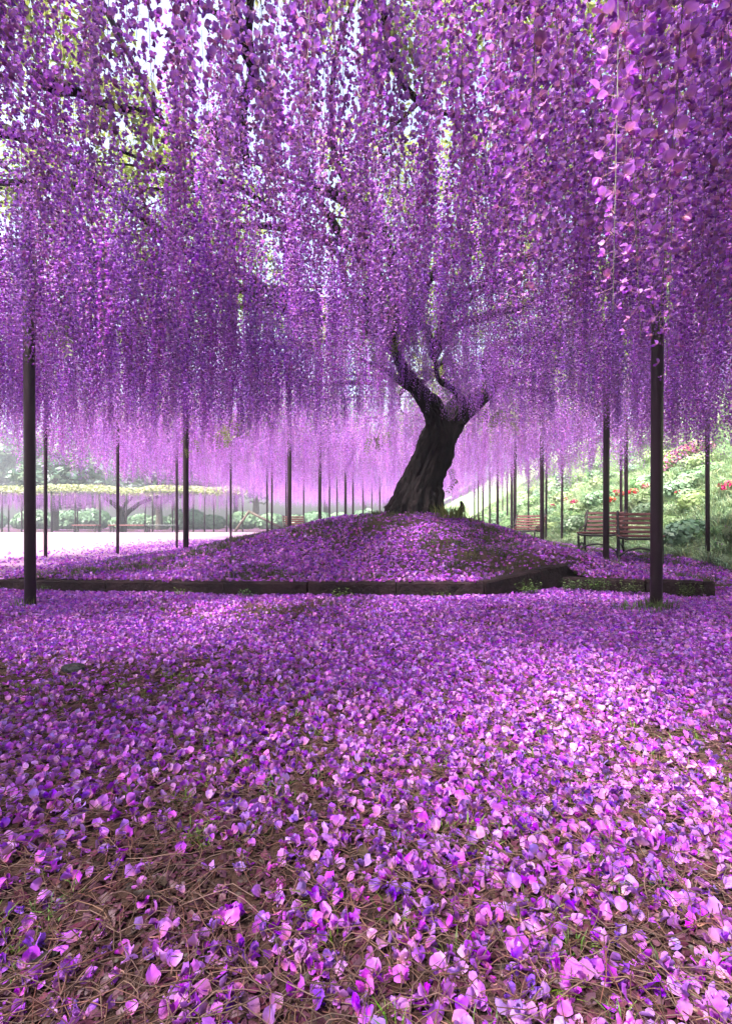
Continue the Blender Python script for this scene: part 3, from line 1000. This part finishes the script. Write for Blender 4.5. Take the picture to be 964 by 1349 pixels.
tag(scatter('path_grass', gt, GTS), 'thin green grass blades sprouting between the blossoms on the path', 'grass', kind='stuff')
tag(scatter('mound_grass', mg, MTS), 'sparse dull grass growing in patches on the mound', 'grass', kind='stuff')

# dark stone and dead leaves on the path
st = MB()  # solid dark hump standing in for a dark lumpy hole
vs, fs = [], []
for i in range(6):
    for j in range(10):
        th, ph = PI * (i + .5) / 6, 2 * PI * j / 10
        v = Vector((.058 * math.sin(th) * math.cos(ph), .04 * math.sin(th) * math.sin(ph), .026 * math.cos(th)))
        vs.append(v * (1 + .35 * noise.noise(v * 30)))
fs = [(i * 10 + j, i * 10 + (j + 1) % 10, (i + 1) * 10 + (j + 1) % 10, (i + 1) * 10 + j) for i in range(5) for j in range(10)] + [tuple(range(10))[::-1], tuple(range(50, 60))]
st.add(vs, fs)
o = st.build('hump', M_hump)
o.location = (-1.36, 2.42, .012)
tag(o, 'dark flat stone half buried among the fallen petals', 'hump')
for i, (u, v, lab) in enumerate([(212, 1176, 'dark grey dead leaf lying flat among stalks on the bare earth'), (190, 1196, 'small curled dead leaf near the bare earth patch'),
                                 (478, 1132, 'pale brown dead leaf lying beside a loose blossom cluster'), (60, 1275, 'large dark dead leaf on the bare soil at the path edge'), (935, 918, 'reddish dead leaf lying in the petals beyond the grass blades')]):
    d = CAM_H * F / (v - 687)
    x = (u - 482) / F * d
    mb = MB()
    rows = [(-.5, .05), (-.25, .8), (.05, 1), (.3, .7), (.5, .03)]
    s = random.uniform(.04, .055)
    vs = []
    for t, w_ in rows: vs += [(s * t, -s * .24 * w_, .006 + .006 * random.random()), (s * t, 0, .003), (s * t, s * .24 * w_, .006 + .008 * random.random())]
    fs = [(r_ * 3 + j, r_ * 3 + j + 1, r_ * 3 + j + 4, r_ * 3 + j + 3) for r_ in range(4) for j in range(2)]
    mb.add(vs, fs, [(.035, .022, .018), (.025, .016, .013), (.09, .05, .04), (.02, .015, .015), (.08, .03, .03)][i])
    o = mb.build('dead_leaf', M_deadleaf, None, True)
    o.location = (x, d, ground_z(x, d) + .008)
    o.rotation_euler = (0, 0, random.uniform(0, 3))
    tag(o, lab, 'leaf')


# ------------------------------------------------------------------ benches
def bench(L_, label, loc, rz, group):
    o = empty('bench', loc, rz)
    tag(o, label, 'bench', group)
    H, D = .36, .40
    for k in range(5):                                         # seat slats, along X
        mb = MB(); mb.box((0, -.16 + k * .078, H + .012 + .012 * abs(k - 2) * .4), (L_, .062, .022), bev=.004)
        mb.build('seat_slat', M_slat, o)
    for k in range(5):                                         # back slats, leaning back (+Y)
        zz = H + .075 + k * .068
        mb = MB(); mb.box((0, .195 + (zz - H) * .42, zz), (L_, .02, .042), rot=Euler((R(-20), 0, 0)), bev=.004)
        mb.build('back_slat', M_slat, o)
    for s in (-1, 1):
        x = s * (L_ / 2 - .03)
        mb = MB()
        T = lambda pts, r=.011: mb.tube(spline([(x, a, b) for a, b in pts], 5), r, 6)
        T([(-.25, 0), (-.215, .06), (-.185, .17), (-.19, H - .02)], .019)                       # front leg
        T([(.27, 0), (.235, .06), (.19, .17), (.19, H), (.25, H + .18), (.36, H + .40)], .019)   # rear leg and back post
        T([(-.20, H), (0, H - .02), (.19, H)], .018)
        T([(-.21, .07), (-.12, .17), (0, .205), (.12, .17), (.22, .07)], .016)                   # arch
        for q in (-.10, -.02, .06):                                                              # scrolls under the arm
            mb.tube([(x, q + .034 * math.cos(a), H + .055 + .03 * math.sin(a)) for a in [2 * PI * t / 10 for t in range(11)]], .006, 5)
        T([(-.16, H + .03), (-.10, H + .10), (.05, H + .11), (.2, H + .15)], .011)
        mb.build('end_frame', M_iron, o, True)
    mb = MB()
    mb.tube(spline([(-L_ / 2 + .03, -.21, .08), (-L_ / 4, -.2, .17), (0, -.195, .20), (L_ / 4, -.2, .17), (L_ / 2 - .03, -.21, .08)], 5), .016, 6)
    mb.tube(spline([(-L_ / 2 + .03, -.2, H - .0), (-L_ / 4, -.205, H - .02), (L_ / 4, -.205, H - .02), (L_ / 2 - .03, -.2, H)], 5), .018, 6)
    mb.build('front_brace', M_iron, o, True)
    return o


def bench_at(u, v, d, **k):
    p = P(u, v, d)
    z = tz(p.x, d)
    return bench(loc=(p.x, d, z), **k)


bench_at(842, 735, 7.75, L_=.62, rz=R(-24), label='red slatted iron bench partly hidden by the post before the low kerb', group=None)
bench_at(791, 728, 8.55, L_=.66, rz=R(-38), label='red slatted iron bench with a trellis post standing in front of its seat', group=None)
bench_at(690, 710, 12.6, L_=.8, rz=R(-45), label='small distant red slatted bench between two trellis posts near the hillside', group=None)
bench_at(391, 697, 15.5, L_=.7, rz=R(25), label='distant slatted bench peeping over the mound beside a trellis post', group=None)
# leaning prop pole beyond the mound
mb = MB(); mb.tube(spline([(0, 0, 0), (.35, .05, .16), (.62, .1, .26)], 5), [.05] * 5 + [.045] * 6, 8, .3)
o = mb.build('log', M_bark, None, True); p = P(619, 694, 10.6); o.location = (p.x, p.y, mound_z(p.x, p.y) + .04)
tag(o, 'dark fallen log lying slanted behind the mound beside the posts', 'log')

# ------------------------------------------------------------------ hillside plants
HC = [(.22, .34, .17), (.28, .38, .22), (.33, .39, .2), (.18, .30, .18)]
HT = [source('hill_shape', tuft(80 + i, 30, .34, .12, .011, HC, 1.0).mesh('hill_tuft', M_grass)) for i in range(4)]
HW = [source('hill_shape', weed(90 + i, 30, .32, HC)) for i in range(0)]
hp = []
for _ in range(16000):
    y = 3 + 30 * random.random() ** 1.2; x = 5.0 + 11 * random.random() ** 1.3
    if x > .8 * y + 1.5 or x > 20: continue
    e = x - 5.35
    z = hill_z(x, y) if x > 5.1 else tz(x, y)
    hp.append((x, y, z, 0, random.uniform(-.5, -.1), random.uniform(0, 6.28), random.uniform(.35, .8) + .35 * smooth(0, 3, e) * random.random(), random.randrange(4)))
tag(scatter('hillside_grass', hp, HT), 'pale green grass and ferns covering the sunlit hillside', 'grass', kind='stuff')


def flower_bush(n, r, cols, leafc, seed, ls=.03, lift=0):
    rd = random.Random(seed)
    lf, fl = MB(), MB()
    for k in range(n):
        for mb, cs, rr, nn, sz in ((lf, leafc, r, 1, ls), (fl, cols, r * 1.03, 1, ls * 1.1)):
            if mb is fl and rd.random() < .3: continue
            d = Vector((rd.gauss(0, 1), rd.gauss(0, 1), rd.gauss(.25, .8))).normalized()
            p = Vector((d.x * rr, d.y * rr, d.z * rr * .6)) * rd.uniform(.75, 1.05) + Vector((0, 0, r * .5 + lift))
            t = d.orthogonal().normalized(); b = d.cross(t); a = rd.uniform(0, 6.28)
            q1 = (t * math.cos(a) + b * math.sin(a)) * sz; q2 = (b * math.cos(a) - t * math.sin(a)) * sz * .6 + d * sz * .35
            mb.add([p - q1, p - q2, p + q1, p + q2], [(0, 1, 2, 3)], tuple(np.array(rd.choice(cs)) * rd.uniform(.8, 1.15)))
    return lf, fl


def bush(u, v, d0, n, r, cols, label, group, seed):
    # find where the pixel's ray meets the hillside
    d = d0
    for k in range(400):
        p = P(u, v, d)
        if p.z <= (hill_z(p.x, p.y) if p.x > 5.1 else tz(p.x, p.y)): break
        d += .05
    o = empty('azalea', (p.x, p.y, p.z - .05))
    tag(o, label, 'azalea', group)
    lf, fl = flower_bush(n, r, cols, [(.12, .2, .06), (.16, .24, .08)], seed, .04, .26)
    mb = MB(); mb.tube([(0, 0, -.1), (.01, 0, .15), (0, .01, .3)], [.012, .01, .006], 5); mb.build('stem', M_treebark, o)
    lf.build('foliage', M_grass, o); fl.build('blossoms', M_grass, o)
    return o


CL = []
for i, cs in enumerate(([(.20, .32, .16), (.25, .36, .18)], [(.27, .35, .16), (.30, .37, .18)], [(.12, .22, .12), (.16, .26, .14)])):
    lf, fl = flower_bush(320, .34, cs, cs, 640 + i, .045, .05)
    b = len(lf.v); lf.v += fl.v; lf.f += [tuple(q + b for q in f) for f in fl.f]; lf.c += fl.c; lf.m += fl.m
    CL.append(source('clump_shape', lf.mesh('clump', M_grass)))
cp = []
for _ in range(900):
    y = 4 + 24 * random.random() ** 1.1; x = 5.7 + 9 * random.random() ** 1.2
    if nz(x, y, .5, 77) < -.05: continue
    cp.append((x, y, hill_z(x, y) - .03, 0, -.3, random.uniform(0, 6.28), random.uniform(.4, 1.25), random.choice((0, 0, 1, 2))))
tag(scatter('hillside_ground_cover', cp, CL), 'leafy pale green ground cover growing through the hillside grass', 'ground cover', kind='stuff')
RED = [(.36, .004, .05), (.42, .01, .08)]
PNK = [(.6, .1, .25), (.62, .2, .35)]
for i, (u, v) in enumerate([(820, 664), (812, 661), (804, 671), (834, 661), (792, 669), (897, 667), (893, 650), (728, 676), (756, 672), (722, 683), (851, 654), (960, 660), (745, 668)]):
    bush(u, v, 6.0, 60, .13 if u != 960 else .18, RED, 'small red flowering azalea growing on the green hillside', 'red azaleas on the hillside', 200 + i)
for i, (u, v) in enumerate([(875, 632), (884, 626), (893, 621), (903, 616), (912, 612), (922, 608)]):
    bush(u, v, 6.0, 170, .34, PNK, 'low pink azalea in the slanting row on the hillside', 'row of pink azaleas', 230 + i)


# ------------------------------------------------------------------ trees beyond
def tree_meshes(seed, H, rad, cols, n=2600, ls=.42):
    rd = random.Random(seed)
    tb, cb = MB(), MB()
    tb.tube(spline([(0, 0, -.3), (.1, .05, H * .25), (-.1, 0, H * .55), (0, .1, H * .85)], 4), [.3 * (1 - .75 * i / 12) * H / 10 for i in range(13)], 8, .2)
    blobs = []
    for k in range(16):
        a = rd.uniform(0, 6.28); h = H * rd.uniform(.28, .92); q = rad * rd.uniform(.2, .75) * (1.15 - abs(h / H - .5))
        c = Vector((math.cos(a) * q, math.sin(a) * q, h)); blobs.append((c, rad * rd.uniform(.3, .5)))
        tb.tube([(0, 0, h * .6), c * .5 + Vector((0, 0, h * .38)), c], [.09, .06, .02], 5, caps=False)
    for k in range(n):
        c, r = blobs[k % 16]
        d = Vector((rd.gauss(0, 1), rd.gauss(0, 1), rd.gauss(.1, .9))).normalized()
        p = c + Vector((d.x, d.y, d.z * .7)) * r * rd.uniform(.6, 1.08)
        u_ = Vector((rd.gauss(0, 1), rd.gauss(0, 1), rd.gauss(0, .5))).normalized(); w_ = u_.cross(d).normalized()
        s = ls * rd.uniform(.5, 1.1)
        cb.add([p - u_ * s, p - w_ * s * .5, p + u_ * s, p + w_ * s * .5], [(0, 1, 2, 3)], tuple(np.array(rd.choice(cols)) * rd.uniform(.75, 1.2)))
    return tb.mesh('trunk', M_treebark, True), cb.mesh('crown', M_tree)


TC = [(.08, .15, .11), (.11, .18, .12), (.14, .21, .12)]
TM = [tree_meshes(300 + i, 10, 4.2, TC) for i in range(3)]
spots = []
for i in range(20):
    spots.append((-64 + i * 5.3 + random.uniform(-1.2, 1.2), 58 + random.uniform(-4, 5) + (i % 2) * 9, random.uniform(1.0, 1.6)))
for i, (x, y) in enumerate([(-24, 40), (-17.5, 44), (4, 62), (14, 30), (19, 24), (17, 17), (21, 11), (16, 37), (24, 18), (19, 5)]):
    spots.append((x, y, random.uniform(.7, 1.1)))
for i, (x, y, s) in enumerate(spots):
    hillside = x > 12
    z = hill_z(x, y) - .1 if x > 5.3 and y < 74 else 0
    o = empty('tree', (x, y, z), random.uniform(0, 6.28))
    o.scale = (s, s, s * random.uniform(.9, 1.1))
    if hillside: tag(o, 'green tree standing on top of the grassy hillside', 'tree', 'trees on the hillside')
    else: tag(o, 'broad blue green tree standing beyond the pale plaza', 'tree', 'trees beyond the plaza')
    t, c = TM[i % 3]
    link('trunk', t, o); link('crown', c, o)

# ------------------------------------------------------------------ second wisteria trellis across the plaza
far = empty('trellis', (-14, 33, 0))
tag(far, 'long low trellis of thin posts across the pale plaza', 'trellis')
FX = [-27 + 1.55 * i for i in range(13)]
fpm = MB(); fpm.tube([(0, 0, 0), (0, 0, 2.55)], .045, 6); fpm = fpm.mesh('post', M_post, True)
for i, x in enumerate(FX):
    for y in (31.6, 34.5):
        o = link('post', fpm, far); o.location = (x + random.uniform(-.2, .2) + 14, y - 33, 0)
for y in (31.6, 33, 34.5):
    mb = MB(); mb.tube([(-13, y - 33, 2.5), (5.8, y - 33, 2.5)], .03, 5); mb.build('rail', M_rail, far, True)
vine = empty('wisteria_tree', (-15.6, 33, 0))
tag(vine, 'distant wisteria with yellow green leafy top and lilac fringe across the plaza', 'tree')
V0 = Vector((-15.6, 33, 0))
limb('trunk', [(-15.6, 33, -.1, .32), (-15.55, 33, .5, .24), (-15.45, 33, 1.0, .22), (-15.8, 33, 1.6, .16), (-16.6, 33, 2.2, .1)], 10, 4, .25, .1, 3, parent=vine, off=V0)
limb('limb', [(-15.5, 33, .9, .18), (-15.0, 33, 1.4, .15), (-14.3, 33, 1.9, .12), (-13.2, 33, 2.3, .08)], 8, 4, .25, .1, 5, parent=vine, off=V0)
limb('limb', [(-15.6, 33, 1.1, .14), (-15.6, 33.4, 1.7, .11), (-15.2, 33.8, 2.3, .08)], 8, 4, .25, .1, 6, parent=vine, off=V0)
cr = MB()
YG = [(.27, .28, .12), (.33, .33, .15), (.28, .32, .15)]
for k in range(9000):
    x = random.uniform(-28, -8); y = random.uniform(31.0, 35.2)
    z = 2.55 + .22 * nz(x, 0, .5, 91) + random.uniform(-.1, .42) * (1 - .5 * abs(y - 33) / 2.2)
    u_ = Vector((random.gauss(0, 1), random.gauss(0, 1), random.gauss(0, .6))).normalized() * random.uniform(.06, .14)
    w_ = u_.orthogonal().normalized() * u_.length * .5
    p = Vector((x, y, z)) - V0
    cr.add([p - u_, p - w_, p + u_, p + w_], [(0, 1, 2, 3)], random.choice(YG))
cr.build('crown', M_leaf, vine)['kind'] = 'stuff'
fr = []
for k in range(1500):
    fr.append((random.uniform(-28, -8) + 15.6, random.uniform(31.0, 35.2) - 33, 2.5 + random.uniform(-.1, .1), 0, 0, random.uniform(0, 6), random.uniform(.55, 1.0), random.randrange(4)))
scatter('racemes', fr, FAR, vine)
# prop frame, low seats and a sign board under it
pr = empty('prop_frame', (-7.0, 31, 0)); tag(pr, 'dark slanted wooden prop frame standing across the plaza', 'prop')
for a, b in (((-.9, 0, 0), (.05, 0, 1.35)), ((1.9, 0, .35), (0, 0, 1.3))):
    mb = MB(); mb.tube([a, b], .075, 8, .2); mb.build('prop_pole', M_treebark, pr, True)
for i, (u, w_, c) in enumerate([(114, 1.4, 'pink'), (170, 2.2, 'red'), (214, 1.9, 'grey')]):
    p = P(u, 694, 30.4)
    o = empty('seat', (p.x, 30.4, .06))
    o.name = 'platform_seat'
    m = {'pink': M_slat, 'red': M_slat, 'grey': M_rail}[c]
    for k in range(4):
        mb = MB(); mb.box((0, -.24 + k * .16, .42), (w_, .13, .05), bev=.008); mb.build('seat_slat', m, o)
    for sx in (-1, 1):
        for sy in (-1, 1):
            mb = MB(); mb.box((sx * (w_ / 2 - .1), sy * .2, .2), (.06, .06, .39)); mb.build('leg', M_iron, o)
    tag(o, {'pink': 'short red platform seat beneath the distant trellis', 'red': 'long red platform seat beneath the distant trellis', 'grey': 'grey platform seat beneath the distant trellis'}[c], 'seat')

# shrubs closing the far side under the trellis
SM = [flower_bush(900, 1.1, [(.13, .22, .12)], [(.08, .15, .09), (.11, .19, .11)], 950 + i, .16) for i in range(2)]
SM = [(a.mesh('foliage', M_tree), b.mesh('new_growth', M_tree)) for a, b in SM]
for i in range(26):
    o = empty('shrub', (-46 + i * 2.3 + random.uniform(-.5, .5), 47.5 + random.uniform(-.8, 1.2), 0), random.uniform(0, 6))
    sc = random.uniform(.9, 1.5); o.scale = (sc, sc, sc)
    tag(o, 'rounded green shrub in the hedge row behind the far trellis', 'shrub', 'shrubs behind the far trellis')
    a, b = SM[i % 2]; link('foliage', a, o); link('new_growth', b, o)

# ------------------------------------------------------------------ haze
HZ = 0.003
if HZ:
    m, n, N, L, out = mat('haze_air')
    pv = N('ShaderNodeVolumePrincipled'); pv.inputs['Color'].default_value = (.86, .9, 1, 1); pv.inputs['Density'].default_value = HZ
    pv.inputs['Anisotropy'].default_value = 0.2
    L(pv.outputs[0], out.inputs['Volume'])
    mb = MB(); mb.box((0, 28, 13), (196, 140, 28))
    tag(mb.build('haze', m), 'thin pale haze hanging over the whole garden', 'haze', kind='stuff')
